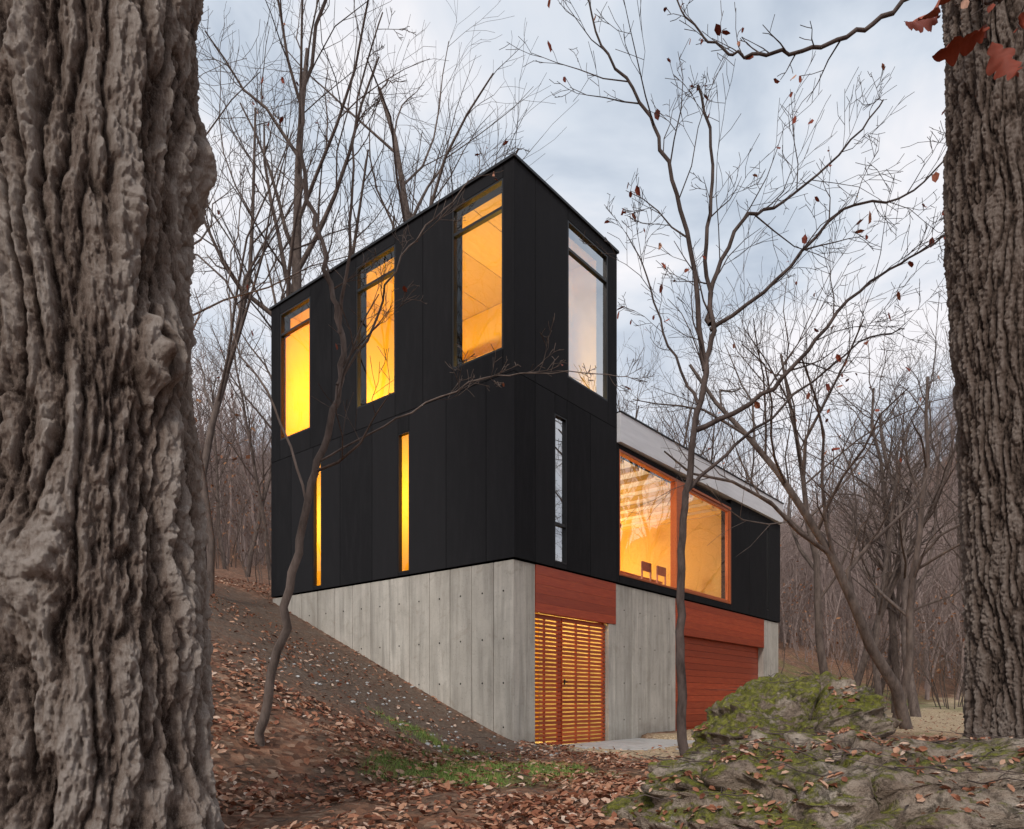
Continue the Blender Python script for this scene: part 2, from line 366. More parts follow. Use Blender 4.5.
dm=m.math('MULTIPLY',a[2],m.ramp(nm,[(.3,.65),(.55,1)]))
x=m.mix(dm,x,m.ramp(m.math('ADD',m.math('MULTIPLY',nf,.6),m.math('MULTIPLY',nm,.4)),[(.3,(.055,.038,.03)),(.55,(.145,.105,.08)),(.75,(.26,.20,.165))]))
gv=m.n('ShaderNodeTexVoronoi'); gv.inputs['Scale'].default_value=45; m.l(c,gv.inputs['Vector'])
gs=m.n('ShaderNodeSeparateColor'); m.l(gv.outputs['Color'],gs.inputs[0])
x=m.mix(a[0],x,m.ramp(gs.outputs[0],[(0,(.22,.155,.095)),(.5,(.42,.31,.19)),(1,(.6,.47,.33))]))
x=m.mix(m.math('MULTIPLY',a[1],.8),x,m.ramp(nf,[(.3,(.05,.09,.02)),(.7,(.15,.22,.045))]))
m.col(x); m.rough(.95); m.b.inputs['Specular IOR Level'].default_value=.15
m.bump(m.math('ADD',m.math('MULTIPLY',vo.outputs['Distance'],.6),nf),.9,.03); GROUND=m.m
mesh_np('ground',np.stack([X,Y,Z],-1).reshape(-1,3),Fq,GROUND,None,True,{'mask':att})
# ================================================================= BARK
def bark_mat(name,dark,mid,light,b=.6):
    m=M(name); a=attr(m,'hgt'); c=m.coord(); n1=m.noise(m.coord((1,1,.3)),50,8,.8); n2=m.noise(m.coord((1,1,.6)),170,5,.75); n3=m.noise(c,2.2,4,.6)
    x=m.ramp(m.math('ADD',m.math('MULTIPLY',a[0],.85),m.math('MULTIPLY',m.math('SUBTRACT',n1,.5),1.1)),[(.06,dark),(.36,mid),(.74,light)])  # brown furrows, grey ridges; crevice shade is also put into the furrow colour
    x=m.mix(m.math('MULTIPLY',m.ramp(n3,[(.45,0),(.7,1)]),.25),x,tuple(v*.75 for v in mid))
    x=m.mix(m.math('MULTIPLY',m.ramp(n2,[(.55,0),(.7,1)]),.4),x,tuple(v*1.3 for v in light))
    m.col(x); m.rough(.92); m.b.inputs['Specular IOR Level'].default_value=.2
    m.bump(m.math('ADD',n1,m.math('MULTIPLY',n2,.7)),b,.03); return m.m
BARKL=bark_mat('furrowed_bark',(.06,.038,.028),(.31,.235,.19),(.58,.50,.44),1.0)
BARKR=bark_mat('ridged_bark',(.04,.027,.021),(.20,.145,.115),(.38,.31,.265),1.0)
def big_trunk(name,parent,cx,cy,r,z0,z1,nt_,nz,amp,f,fz,mat,flare=.3,zg=0.,bulges=(),seed=0,plate=3.2,lump=.04):
    th=np.linspace(0,2*np.pi,nt_,endpoint=False); zz=np.linspace(z0,z1,nz)
    T,Zz=np.meshgrid(th,zz)
    R=r(Zz)
    Tw=T+.07*np.sin(Zz*1.7+seed)+.03*np.sin(Zz*4.1+seed*2)
    Zn=Zz.copy(); bw=np.zeros_like(T); rg_=np.zeros_like(T)
    for (bt,bz,ba,wt,wz) in bulges:
        d=np.angle(np.exp(1j*(T-bt))); gd=(d/wt)**2+((Zz-bz)/wz)**2
        e=np.exp(-gd); bw+=ba*e
        Tw=Tw-d*e*.55
        rg_+=ba*.22*np.sin(np.sqrt(gd)*9+3*fbm(T*2,Zz*2,seed,2))*np.exp(-gd*.7)
    Xn=np.cos(Tw)*.5+seed;Yn=np.sin(Tw)*.5
    wx=fbm(Xn*3,Yn*3,Zn*1.3,4)*.07; wy=fbm(Xn*3+9,Yn*3,Zn*1.3,4)*.07
    jx=fbm(Xn*14,Yn*14,Zn*9,3)*.016
    px,py=Xn+wx+jx,Yn+wy+jx
    n1=perlin(px*f,py*f,Zn*fz); h1=np.minimum(1,np.abs(n1)*plate)**.85
    nb=perlin(px*f*1.7+5,py*f*1.7,Zn*fz*1.5+3); h2=np.clip(1-np.abs(nb)*3.0,0,1)
    n2=perlin(px*f*3.1+5,py*f*3.1,Zn*fz*3.4+3); h3=np.clip(1-np.abs(n2)*2.6,0,1)
    n4=np.minimum(1,np.abs(perlin(Xn*f*.8+2,Yn*f*.8,Zn*fz*8+4+wx*20))*6)
    n3=fbm(Xn*f*4.5,Yn*f*4.5,Zn*fz*14,5)
    h=h1*.46+h2*.16+h3*.13*h1+n3*.30+.16*n4*h1
    lob=1+flare*np.exp(-np.maximum(Zz-zg,0)/.38)*(1+.35*np.cos(5*T+seed)+.2*np.cos(8*T+1))
    rr=R*lob+fbm(np.cos(T)*1.4+seed,np.sin(T)*1.4,Zz*.9,4)*lump+bw+rg_+amp*(h-.5)
    P=np.stack([cx(Zz)+rr*np.cos(T),cy(Zz)+rr*np.sin(T),Zz],-1).reshape(-1,3)
    i=np.arange(nt_*nz).reshape(nz,nt_); j=np.roll(i,-1,1)
    F=np.stack([i[:-1],j[:-1],j[1:],i[1:]],-1).reshape(-1,4)
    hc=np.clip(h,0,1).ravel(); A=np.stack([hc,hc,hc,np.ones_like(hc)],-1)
    return mesh_np(name,P,F,mat,parent,True,{'hgt':A})
class TB:
    def __init__(s): s.V=[];s.F=[];s.tips=[]
def tube(tb,pts,rad,sides):
    n=len(pts); base=len(tb.V); a=None
    for i in range(n):
        t=(pts[min(i+1,n-1)]-pts[max(i-1,0)])
        if t.length<1e-6: t=Vector((0,0,1))
        t.normalize()
        if a is None: a=t.orthogonal().normalized()
        else:
            a=a-t*a.dot(t)
            a=a.normalized() if a.length>1e-5 else t.orthogonal().normalized()
        b=t.cross(a)
        for k in range(sides):
            q=2*math.pi*k/sides
            tb.V.append(tuple(pts[i]+(a*math.cos(q)+b*math.sin(q))*rad[i]))
    for i in range(n-1):
        for k in range(sides):
            k2=(k+1)%sides
            tb.F.append((base+i*sides+k,base+i*sides+k2,base+(i+1)*sides+k2,base+(i+1)*sides+k))
SID=[8,5,3,3,3,3]
def rv(rng): return Vector((rng.gauss(0,1),rng.gauss(0,1),rng.gauss(0,1)))
def grow(tb,p,d,L,r,lev,mx,rng,nch,wob=.16,up=.05,minr=.0025):
    seg=[9,5,4,3,2,2][lev]; pts=[p.copy()]; rad=[r]; d=d.normalized()
    endf=.25 if lev==0 else .3
    dirs=[d.copy()]
    for i in range(seg):
        d=(d+rv(rng)*wob*(.55 if lev==0 else 1)+Vector((0,0,up))).normalized()
        p=p+d*(L/seg); pts.append(p.copy()); rad.append(max(minr,r*(1-(1-endf)*(i+1)/seg))); dirs.append(d.copy())
    tube(tb,pts,rad,SID[lev])
    if lev>=mx: tb.tips.append((pts[-1],d)); return
    n=nch[lev]
    for i in range(n):
        t=(.32 if lev==0 else .18)+(.68 if lev==0 else .8)*(i+rng.random())/n; t=min(t,.995)
        k=int(t*seg); f=t*seg-k; q=pts[k].lerp(pts[min(k+1,seg)],f); rr=rad[k]*(1-f)+rad[min(k+1,seg)]*f
        dd=dirs[min(k+1,seg)]; o=rv(rng); o=(o-dd*o.dot(dd)).normalized()
        an=rng.uniform(.45,1.0) if lev else rng.uniform(.4,.95)
        nd=dd*math.cos(an)+o*math.sin(an)+Vector((0,0,.12))
        l2=L*(rng.uniform(.32,.55) if lev==0 else rng.uniform(.38,.68))*(1.15-.55*t)
        grow(tb,q,nd,l2,max(minr,rr*rng.uniform(.4,.62)),lev+1,mx,rng,nch,wob*1.05,up,minr)
def spawn(tb,pts,rad,n,L,rng,nch,mx=4,lev=2,t0=.15,up=.05,minr=.003):
    for i in range(n):
        t=t0+(1-t0)*(i+rng.random())/n; s=t*(len(pts)-1); k=min(int(s),len(pts)-2); f=s-k
        q=pts[k].lerp(pts[k+1],f); rr=rad[k]*(1-f)+rad[k+1]*f; dd=(pts[k+1]-pts[k]).normalized()
        o=rv(rng); o.y*=.8; o=(o-dd*o.dot(dd)).normalized(); an=rng.uniform(.4,1.05)
        grow(tb,q,dd*math.cos(an)+o*math.sin(an)+Vector((0,0,.15)),L*rng.uniform(.5,1.2)*(1.2-.5*t),max(minr,rr*rng.uniform(.35,.6)),lev,mx,rng,nch,.17,up,minr)
def smoothline(pts,rng=None,sub=5,jit=0):
    P=[Vector(p) for p in pts]; out=[]
    for i in range(len(P)-1):
        p0=P[max(i-1,0)];p1=P[i];p2=P[i+1];p3=P[min(i+2,len(P)-1)]
        for k in range(sub):
            t=k/sub
            q=.5*((2*p1)+(p2-p0)*t+(2*p0-5*p1+4*p2-p3)*t*t+(3*p1-p0-3*p2+p3)*t**3)
            if rng and (i or k): q=q+rv(rng)*jit
            out.append(q)
    out.append(P[-1]); return out
def taper(n,r0,r1): return [r0+(r1-r0)*(i/(n-1))**.8 for i in range(n)]
def bmat(name,a,b,sc_=9,simple=False):
    m=M(name); n=m.noise(m.coord((1,1,.35)),sc_,4,.7)
    m.col(m.ramp(n,[(.3,a),(.7,b)])); m.rough(.9); m.b.inputs['Specular IOR Level'].default_value=.2
    if not simple: m.bump(m.math('ADD',n,m.noise(m.coord((1,1,.2)),60,3,.7)),.6,.01)
    return m.m
TWIG=bmat('sapling_bark',(.035,.025,.022),(.14,.105,.092))
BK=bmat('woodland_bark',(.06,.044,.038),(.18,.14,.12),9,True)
BKF=bmat('hazed_distant_bark',(.18,.135,.12),(.33,.255,.23),9,True)  # paler copy of the woodland bark, distance haze painted into its colour
def leaf_mesh(name,items,mat,parent=None,rng=None):
    n=len(items)
    pos=np.array([i[0] for i in items]);nr=np.array([i[1] for i in items]);dr=np.array([i[2] for i in items]);sz=np.array([i[3] for i in items])[:,None]
    nr/=np.linalg.norm(nr,axis=1)[:,None]; dr-=nr*(dr*nr).sum(1)[:,None]; dr/=np.linalg.norm(dr,axis=1)[:,None]+1e-9
    sd=np.cross(nr,dr)
    sh=np.array([(0,-.05,0),(.30,.32,.10),(.22,.78,.16),(0,1,.05),(-.25,.72,.14),(-.30,.28,.08),(0,.45,0)])
    curl=np.random.uniform(.2,2.2,(n,1)); asp=np.random.uniform(.7,1.2,(n,1))
    V=np.zeros((n,7,3))
    for k,(a,b,c_) in enumerate(sh): V[:,k]=pos+(sd*a*asp+dr*(b-.5)+nr*c_*curl)*sz
    base=(np.arange(n)*7)[:,None]
    tri=np.array([(0,1,6),(1,2,6),(2,3,6),(3,4,6),(4,5,6),(5,0,6)])
    F=(base[:,:,None]+tri[None]).reshape(-1,3)
    return mesh_np(name,V.reshape(-1,3),F,mat,parent,False)
def leafmat(name,stops):
    m=M(name); r=rnd_island(m); n=m.noise(m.coord(),60,3,.6)
    x=m.ramp(r,stops); x=m.mix(m.math('MULTIPLY',n,.4),x,(.06,.03,.02)); m.col(x); m.rough(.7); m.b.inputs['Specular IOR Level'].default_value=.3
    return m.m
LITTER=leafmat('dead_leaves',[(0,(.11,.04,.022)),(.25,(.26,.088,.045)),(.5,(.39,.165,.09)),(.75,(.50,.27,.165)),(.93,(.62,.42,.31)),(1,(.66,.52,.42))])
HANG=leafmat('red_leaves',[(0,(.16,.028,.016)),(.5,(.34,.06,.025)),(.8,(.46,.16,.08)),(1,(.6,.36,.26))])
def sprinkle(name,tb,frac,size,parent,rng,mat=HANG):
    it=[]
    for p,d in tb.tips:
        if rng.random()<frac:
            it.append((tuple(p+Vector((0,0,-size*.4))),tuple(rv(rng)),(rng.gauss(0,.3),rng.gauss(0,.3),-1),size*rng.uniform(.6,1.3)))
    if it: leaf_mesh(name,it,mat,parent)
# ================================================================= BIG FOREGROUND TREES
T1=empty('cottonwood_tree',(0,0,0))
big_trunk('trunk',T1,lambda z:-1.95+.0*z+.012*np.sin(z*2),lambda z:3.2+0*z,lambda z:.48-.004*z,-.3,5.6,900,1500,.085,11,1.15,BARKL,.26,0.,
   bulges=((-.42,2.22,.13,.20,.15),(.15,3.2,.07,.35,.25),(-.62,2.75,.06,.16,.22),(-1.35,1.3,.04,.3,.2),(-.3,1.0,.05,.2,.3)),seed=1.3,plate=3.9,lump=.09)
rng=random.Random(5); tb=TB()
for a_ in ((0,.2),(2.4,.3),(4.3,.35)):
    grow(tb,Vector((-1.95,3.2,5.3)),Vector((math.cos(a_[0])*a_[1],math.sin(a_[0])*a_[1],1)),8,.26,0,3,rng,[8,4,3,3])
me=MB();me.V=tb.V;me.F=tb.F;me.make('limbs',BK,T1,True)
T2=empty('oak_tree',(0,0,0))
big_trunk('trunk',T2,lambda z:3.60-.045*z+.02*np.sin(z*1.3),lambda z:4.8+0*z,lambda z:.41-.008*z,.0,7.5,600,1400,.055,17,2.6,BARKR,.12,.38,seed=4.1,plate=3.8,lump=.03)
tb=TB()
for a_ in ((1.,.25),(3.6,.3),(5.2,.3)):
    grow(tb,Vector((3.27,4.8,7.3)),Vector((math.cos(a_[0])*a_[1],math.sin(a_[0])*a_[1],1)),7,.22,0,3,rng,[8,4,3,3])
def addline(tb,pts,r0,r1,sides=6,jit=.01,sub=5,rng=rng):
    L=smoothline(pts,rng,sub,jit); R=taper(len(L),r0,r1); tube(tb,L,R,sides); return L,R
tb.tips=[]
L,R=addline(tb,[(3.2,4.7,5.6),(2.7,4.2,5.1),(2.22,4.0,4.70),(1.95,4.0,4.52),(1.63,4.0,4.42),(1.36,4.02,4.42),(1.23,4.05,4.47),(1.08,4.1,4.62),(.95,4.1,4.82)],.018,.004)
spawn(tb,L,R,16,.28,rng,[0,0,2,2],4,3,.4,minr=.002)
L,R=addline(tb,[(3.1,4.5,6.0),(2.4,3.4,4.6),(1.75,2.3,3.15),(1.48,2.1,2.85),(1.36,2.05,2.76)],.025,.003)
spawn(tb,L,R,7,.2,rng,[0,0,2,2],4,3,.6,minr=.0015)
sprinkle('dried_leaves',tb,.45,.05,T2,rng)
me=MB();me.V=tb.V;me.F=tb.F;me.make('limbs',TWIG,T2,True)
def oak_leaf(size,curl,seed):
    rg=random.Random(seed); n=28; V=[];F=[]
    for i in range(n+1):
        t=i/n; env=math.sin(math.pi*min(1,t*.98+.01))**.6*.30*(.7+.5*t); lob=.42+.58*abs(math.sin(t*math.pi*3.5+.3))**.8; w_=max(.008,env*lob)
        if t<.12: w_=.012
        zc=-curl*t*t*.5
        for s_ in (-1,-.5,0,.5,1): V.append(((w_*s_+.04*math.sin(t*3+seed))*size,t*size,(zc+.35*w_*abs(s_)*rg.uniform(.8,1.4)+.04*math.sin(t*11+seed+s_*2))*size))
    for i in range(n):
        for k in range(4):
            a=i*5+k; F.append((a,a+1,a+6,a+5))
    return V,F
lv=MB()
for (x,y,z,rx,ry,rz,s_) in ((1.33,2.1,2.90,.3,2.6,.4,.16),(1.28,2.12,2.80,1.0,2.2,2.4,.12),(1.40,2.08,2.72,.5,3.4,1.2,.14),(1.52,2.15,2.78,2.2,.5,.3,.17),(1.22,2.05,2.84,.4,1.4,-2.,.12),(1.50,2.1,2.60,1.9,.4,2.6,.14),(1.10,2.1,2.88,1.2,.4,1.,.08),(1.45,2.0,2.9,1.6,.2,2.9,.15)):
    V,F=oak_leaf(s_,.6,int(x*100)); mt=Matrix.Translation((x,y,z))@Matrix.Rotation(rz,4,'Z')@Matrix.Rotation(ry,4,'Y')@Matrix.Rotation(rx,4,'X'); b=len(lv.V)
    lv.V+=[tuple(mt@Vector(p)) for p in V]; lv.F+=[tuple(b+i for i in f) for f in F]
lv.make('hanging_leaves',HANG,T2,True)
# ================================================================= SAPLINGS
def hero(name,lines,mat,seed,leaf=0,lsize=.06,minr=.003):
    rg=random.Random(seed); T=empty(name); tb=TB()
    for (pts,r0,r1,n,L_,t0) in lines:
        a,b=addline(tb,pts,r0,r1,8 if r0>.03 else 5,.014,5,rg)
        spawn(tb,a,b,n,L_,rg,[0,0,4,3],4,2,t0,minr=minr)
    me=MB();me.V=tb.V;me.F=tb.F;me.make('branches',mat,T,True)
    if leaf: sprinkle('leaves',tb,leaf,lsize,T,rg)
    return T
gz=lambda x,y: float(terrain(np.array([x]),np.array([y]))[0])
hero('bare_sapling',[
 ([(-2.0,5.5,gz(-2,5.5)-.1),(-1.98,5.5,.35),(-1.88,5.5,.83),(-1.72,5.48,1.61),(-1.61,5.5,2.23),(-1.48,5.5,2.69),(-1.34,5.5,3.16),(-1.34,5.52,3.63),(-1.45,5.5,4.09),(-1.57,5.5,4.64),(-1.65,5.5,5.26),(-1.41,5.5,6.3)],.043,.012,9,.9,.4),
 ([(-1.36,5.5,3.2),(-1.1,5.6,3.7),(-.87,5.6,4.25),(-.56,5.7,4.71),(-.25,5.8,5.1)],.012,.004,7,.5,.2),
 ([(-1.5,5.5,2.6),(-.87,5.3,2.87),(-.33,5.2,3.06),(.06,5.2,3.14),(.6,5.1,3.10),(.95,5.1,3.05)],.009,.0025,10,.35,.25),
 ([(-1.6,5.5,2.3),(-1.88,5.6,3.08),(-2.23,5.7,3.63),(-2.31,5.8,4.25),(-2.2,5.8,5.0)],.012,.004,7,.6,.2),
 ([(-1.34,5.5,3.6),(-1.2,5.3,4.3),(-1.15,5.2,5.0),(-.95,5.2,5.8)],.016,.005,7,.6,.2),
],bmat('pale_sapling_bark',(.06,.045,.038),(.22,.17,.145)),11,.03,.05,.0022)
g8=gz(1.92,8)
hero('bare_sapling.001',[
 ([(1.93,8,g8-.15),(1.91,8,1.0),(1.91,8,1.88),(1.93,8,2.78),(2.05,8,3.57),(2.18,8,4.48),(2.26,8,5.04),(2.2,8,5.9),(2.28,8,6.8),(2.1,8,7.7)],.060,.014,7,1.1,.55),
 ([(2.18,8,4.48),(2.01,8,5.83),(1.73,7.9,6.74),(1.45,7.9,7.42),(.99,7.9,8.09),(.80,7.9,8.8)],.034,.008,11,1.15,.2),
 ([(2.24,8,5.0),(2.29,8.1,5.5),(2.63,8.1,6.23),(3.14,8.2,6.51),(3.82,8.2,7.08),(4.3,8.2,7.7)],.032,.008,12,1.15,.2),
 ([(2.08,8,3.8),(2.80,7.9,4.14),(3.25,7.8,4.59),(3.82,7.8,5.27),(4.38,7.8,5.61),(4.95,7.8,5.95)],.032,.008,13,1.0,.2),
 ([(1.96,8,3.1),(2.58,8.2,3.69),(3.14,8.2,4.14),(4.05,8.3,4.93),(4.6,8.3,5.1)],.026,.007,11,.9,.25),
 ([(2.24,8,4.93),(2.92,7.8,5.38),(3.59,7.7,6.06),(4.38,7.7,6.29),(4.9,7.7,6.9)],.026,.007,11,1.0,.2),
 ([(2.1,8,4.1),(1.8,8.1,4.8),(1.55,8.1,5.6),(1.3,8.1,6.1)],.02,.005,8,.8,.3),
],TWIG,23,.07,.095)
def baretree(name,x,y,h,r,seed,mat=BK,nch=(12,6,5,3),mx=3,lean=(0,0),wob=.16):
    rg=random.Random(seed); tb=TB(); T=empty(name,(x,y,gz(x,y)-.1))
    grow(tb,Vector((0,0,0)),Vector((lean[0],lean[1],1)),h,r,0,mx,rg,list(nch),wob,.06,.004)
    me=MB();me.V=tb.V;me.F=tb.F;me.make('branches',mat,T,True)
    if seed in (5,9,3,7): sprinkle('leaves',tb,.07,.11,T,rg)
    return T
k_=0
for (x,y,h,r,sd,ln) in ((-5.6,18,14,.22,1,(.02,0)),(-4.5,20,15,.2,2,(.12,0)),(-7.4,17,12,.11,3,(-.1,0)),(-5.2,12.2,9.5,.07,14,(-.12,0)),
   (8.1,14.5,9,.13,5,(-.22,0)),(8.9,16.5,8,.11,6,(.1,0)),(8.6,19,10,.13,7,(-.12,0)),(12,21,11,.15,8,(-.1,0)),(13,24,11,.14,10,(.1,0)),(10,32,13,.16,12,(0,0))):
    baretree('bare_tree' if k_==0 else 'bare_tree.%03d'%k_,x,y,h,r,sd,BK,lean=ln,wob=.2 if x>0 else .15); k_+=1
# ================================================================= WOODLAND
W=empty('background_woodland')
vars_=[]
for s_ in range(6):
    rg=random.Random(100+s_); tb=TB(); grow(tb,Vector((0,0,0)),Vector((rg.gauss(0,.06),rg.gauss(0,.06),1)),14,.16,0,3,rg,[13,6,4,3],.15,.07,.006)
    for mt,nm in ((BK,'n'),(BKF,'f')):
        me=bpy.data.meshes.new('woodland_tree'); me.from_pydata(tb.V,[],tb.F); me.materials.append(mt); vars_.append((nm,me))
thk=[]
for s_ in range(4):
    rg=random.Random(300+s_); tb=TB()
    for q in range(13):
        grow(tb,Vector((rg.uniform(-9,9),rg.uniform(-5,5),-.8)),Vector((rg.gauss(0,.09),rg.gauss(0,.09),1)),rg.uniform(6,12),rg.uniform(.06,.13),0,2,rg,[9,5,3],.15,.07,.012)
    me=bpy.data.meshes.new('thicket'); me.from_pydata(tb.V,[],tb.F); me.materials.append(BKF); thk.append(me)
shr=[]
DRY=leafmat('clinging_leaves',[(0,(.20,.075,.035)),(.5,(.34,.14,.06)),(1,(.46,.24,.12))])
for s_ in range(4):
    rg=random.Random(200+s_); tb=TB()
    for q in range(6):
        an=rg.random()*6.28; grow(tb,Vector((math.cos(an)*.4,math.sin(an)*.4,0)),Vector((math.cos(an)*.35,math.sin(an)*.35,1)),rg.uniform(2,4.2),.02,1,3,rg,[0,7,4,3],.14,.05,.004)
    nb_=len(tb.F); 
    for p,d in tb.tips:
        if rg.random()<(.55 if s_%2 else .12):
            a=rv(rg).normalized()*.07; b=rv(rg).normalized()*.05; q0=len(tb.V)
            tb.V+=[tuple(p-a),tuple(p+b),tuple(p+a),tuple(p-b)]; tb.F.append((q0,q0+1,q0+2,q0+3))
    mi=[0]*nb_+[1]*(len(tb.F)-nb_)
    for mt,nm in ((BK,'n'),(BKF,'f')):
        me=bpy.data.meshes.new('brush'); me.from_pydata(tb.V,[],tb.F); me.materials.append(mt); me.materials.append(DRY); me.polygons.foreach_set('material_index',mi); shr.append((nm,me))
near=[v for n,v in vars_ if n=='n'];far=[v for n,v in vars_ if n=='f'];sn=[v for n,v in shr if n=='n'];sf=[v for n,v in shr if n=='f']
rg=random.Random(77)
def ok(x,y):
    u,v=uv(x,y); 
    if -2.5<u<14 and -9<v<8.5: return False
    if math.hypot(x,y)<8: return False
    k=x/max(y,.01)
    if y>0 and abs(k)<.85 and y<17: return False
    if y>0 and .35<k<.75 and y<20: return False
    return True
def inst(me,x,y,s,zoff=-.15,nm='tree_in_woodland'):
    o=bpy.data.objects.new(nm,me); o.location=(x,y,gz(x,y)+zoff); o.rotation_euler=(rg.gauss(0,.03),rg.gauss(0,.03),rg.random()*6.28); o.scale=(s*rg.uniform(.85,1.1),)*2+(s,); COL.objects.link(o); o.parent=W
c_=0
while c_<115:
    d=20+math.pow(rg.random(),1.1)*60; k=rg.uniform(-.85,.85); x,y=d*k,d
    if not ok(x,y): continue
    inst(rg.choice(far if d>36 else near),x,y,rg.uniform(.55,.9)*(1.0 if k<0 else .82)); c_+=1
c_=0
while c_<46:
    an=rg.random()*6.28; d=10+rg.random()**1.2*40; x,y=d*math.cos(an),d*math.sin(an)+5
    if not ok(x,y) or (y>0 and abs(x/y)<.9): continue
    if y<-2 and x<2: continue
    inst(rg.choice(near),x,y,rg.uniform(.7,1.0)); c_+=1
c_=0
while c_<150:
    d=18+math.pow(rg.random(),1.1)*55; k=rg.uniform(-.8,.8); x,y=d*k,d
    if not ok(x,y) or (d<24 and .3<k<.7 ): continue
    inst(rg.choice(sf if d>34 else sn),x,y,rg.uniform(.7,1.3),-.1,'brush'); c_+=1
c_=0
while c_<150:
    d=38+rg.random()*90; k=rg.uniform(-.8,.8); x,y=d*k,d
    if abs(k+.05)<.25 : continue
    inst(rg.choice(thk),x,y,rg.uniform(.75,1.1),0,'thicket'); c_+=1
c_=0
while c_<110:
    x=rg.uniform(45,150);y=rg.uniform(80,190)
    if x/y>.85 or x/y<.33: continue
    inst(rg.choice(thk),x,y,rg.uniform(.8,1.1),0,'thicket'); c_+=1
# ================================================================= ROCKS
def rockmat():
    m=M('mossy_limestone'); c=m.coord(); n1=m.noise(c,3,6,.65,.5); n2=m.noise(c,26,5,.7); n3=m.noise(c,3.6,7,.72,.5); n4=m.noise(c,110,3,.7)
    x=m.ramp(n1,[(.3,(.19,.135,.10)),(.5,(.38,.30,.235)),(.72,(.6,.52,.43))])
    x=m.mix(m.math('MULTIPLY',m.ramp(n2,[(.5,0),(.62,1)]),.6),x,(.08,.058,.042))
    g=m.n('ShaderNodeNewGeometry'); sp=m.n('ShaderNodeSeparateXYZ'); m.l(g.outputs['Normal'],sp.inputs[0])
    a=attr(m,'hgt')
    mo=m.math('MULTIPLY',m.ramp(m.math('ADD',m.math('ADD',m.math('MULTIPLY',sp.outputs[2],.20),n3),a[0]),[(.69,0),(.78,1)]),m.ramp(n2,[(.36,.1),(.5,1)]))
    mc=m.ramp(m.noise(c,18,5,.75),[(.3,(.055,.055,.012)),(.5,(.20,.20,.035)),(.72,(.42,.38,.11))])
    x=m.mix(mo,x,mc)
    x=m.mix(m.math('MULTIPLY',m.ramp(m.noise(c,7,6,.75,.4),[(.55,0),(.62,1)]),.65),x,(.045,.035,.025))
    m.col(x); m.rough(.93); m.b.inputs['Specular IOR Level'].default_value=.2
    m.bump(m.math('ADD',m.math('ADD',n2,m.math('MULTIPLY',n4,.5)),m.math('MULTIPLY',mo,.5)),1.0,.035); return m.m
ROCK=rockmat()
import bmesh
def rock(name,c,h,seed,boxy=.55,amp=.16,rot=0,tilt=0,moss=0.):
    bm=bmesh.new(); bmesh.ops.create_icosphere(bm,subdivisions=7,radius=1)
    P=np.array([v.co[:] for v in bm.verts]); F=np.array([[v.index for v in f.verts] for f in bm.faces]); bm.free()
    nrm=P.copy(); P=np.sign(P)*np.abs(P)**boxy; P/= (np.abs(P)**1).max()
    S=np.array(h); Q=P*S; s=seed
    d=fbm(Q[:,0]*1.3+s,Q[:,1]*1.3,Q[:,2]*1.8,5)*amp
    rd=(1-np.abs(perlin(Q[:,0]*2.6+s,Q[:,1]*2.6,Q[:,2]*4))*2)*amp*.45
    cr=-np.exp(-(perlin(Q[:,0]*1.9+s,Q[:,1]*1.9+4,Q[:,2]*1.5)/.03)**2)*amp*.6
    fine=fbm(Q[:,0]*8,Q[:,1]*8+s,Q[:,2]*14,5)*amp*.42
    Q=Q+nrm*(d+rd+cr+fine)[:,None]
    st=np.sin(Q[:,2]*34+fbm(Q[:,0]*2,Q[:,1]*2,s,3)*4); Q[:,:2]*=(1+.03*np.sign(st)*np.abs(st)**.4)[:,None]
    Q[:,2]+=tilt*Q[:,0]
    cr_,sr_=math.cos(rot),math.sin(rot); Q=np.stack([Q[:,0]*cr_-Q[:,1]*sr_,Q[:,0]*sr_+Q[:,1]*cr_,Q[:,2]],-1)+np.array(c)
    mo_=moss+.10*sst(-(Q[:,0]-c[0]),.2*h[0],h[0])
    A=np.stack([mo_]*4,-1)
    o=mesh_np(name,Q,F,ROCK,None,True,{'hgt':A}); return Q,F
r1=rock('mossy_boulder',(2.30,3.95,-.03),(1.62,.9,.46),3.3,.62,.17,.12,.02,.03)
r2=rock('mossy_boulder.001',(2.05,5.35,.22),(.64,.45,.56),8.1,.75,.24,.2,.2,.15)
r3=rock('mossy_boulder.002',(.98,3.75,-.02),(.32,.3,.24),5.5,.8,.14,.2,0,.10)
bvh=[BVHTree.FromPolygons([tuple(p) for p in q],[tuple(int(i) for i in f) for f in f_]) for q,f_ in (r1,r2,r3)]
# ================================================================= LEAF LITTER
def ncoord(n,x0,x1,y0,y1): return np.random.uniform(x0,x1,n),np.random.uniform(y0,y1,n)
def gnormal(x,y):
    e=.03; zx=(terrain(x+e,y)-terrain(x-e,y))/(2*e); zy=(terrain(x,y+e)-terrain(x,y-e))/(2*e); return np.stack([-zx,-zy,np.ones_like(zx)],-1)
xs=[];ys=[]
for n,b in ((28000,(-4,3.2,2.6,7)),(24000,(-7,2.5,6,12.5)),(10000,(-9,-2,10,20)),(6000,(5,20,12,30)),(2500,(2.4,6,4.5,10))):
    a_,b_=ncoord(n,*b); xs.append(a_);ys.append(b_)
xs=np.concatenate(xs);ys=np.concatenate(ys); u,v=uv(xs,ys)
nl=fbm(xs*.9,ys*.9,3,4)
dens=.42+1.3*nl
n2_=fbm(xs*.8,ys*.8,2,4)
dm=sst(-u,-.1,.2)*sst(u,-4.9,-3.2)*sst(v+n2_*1.2,-1.9,-.3); dens=dens*(1-.86*dm)
gm=sst(-v+n2_*.8,.0,.4)*sst(v+n2_,-3.4,-2.6)*sst(u-.55*v+n2_*.6,.2,.6); dens*=(1-.93*gm)
gp=np.exp(-((xs+.15)/1.0)**4-((ys-6.3)/.75)**4)*sst(n2_,-.35,.1); dens*=(1-.8*gp)
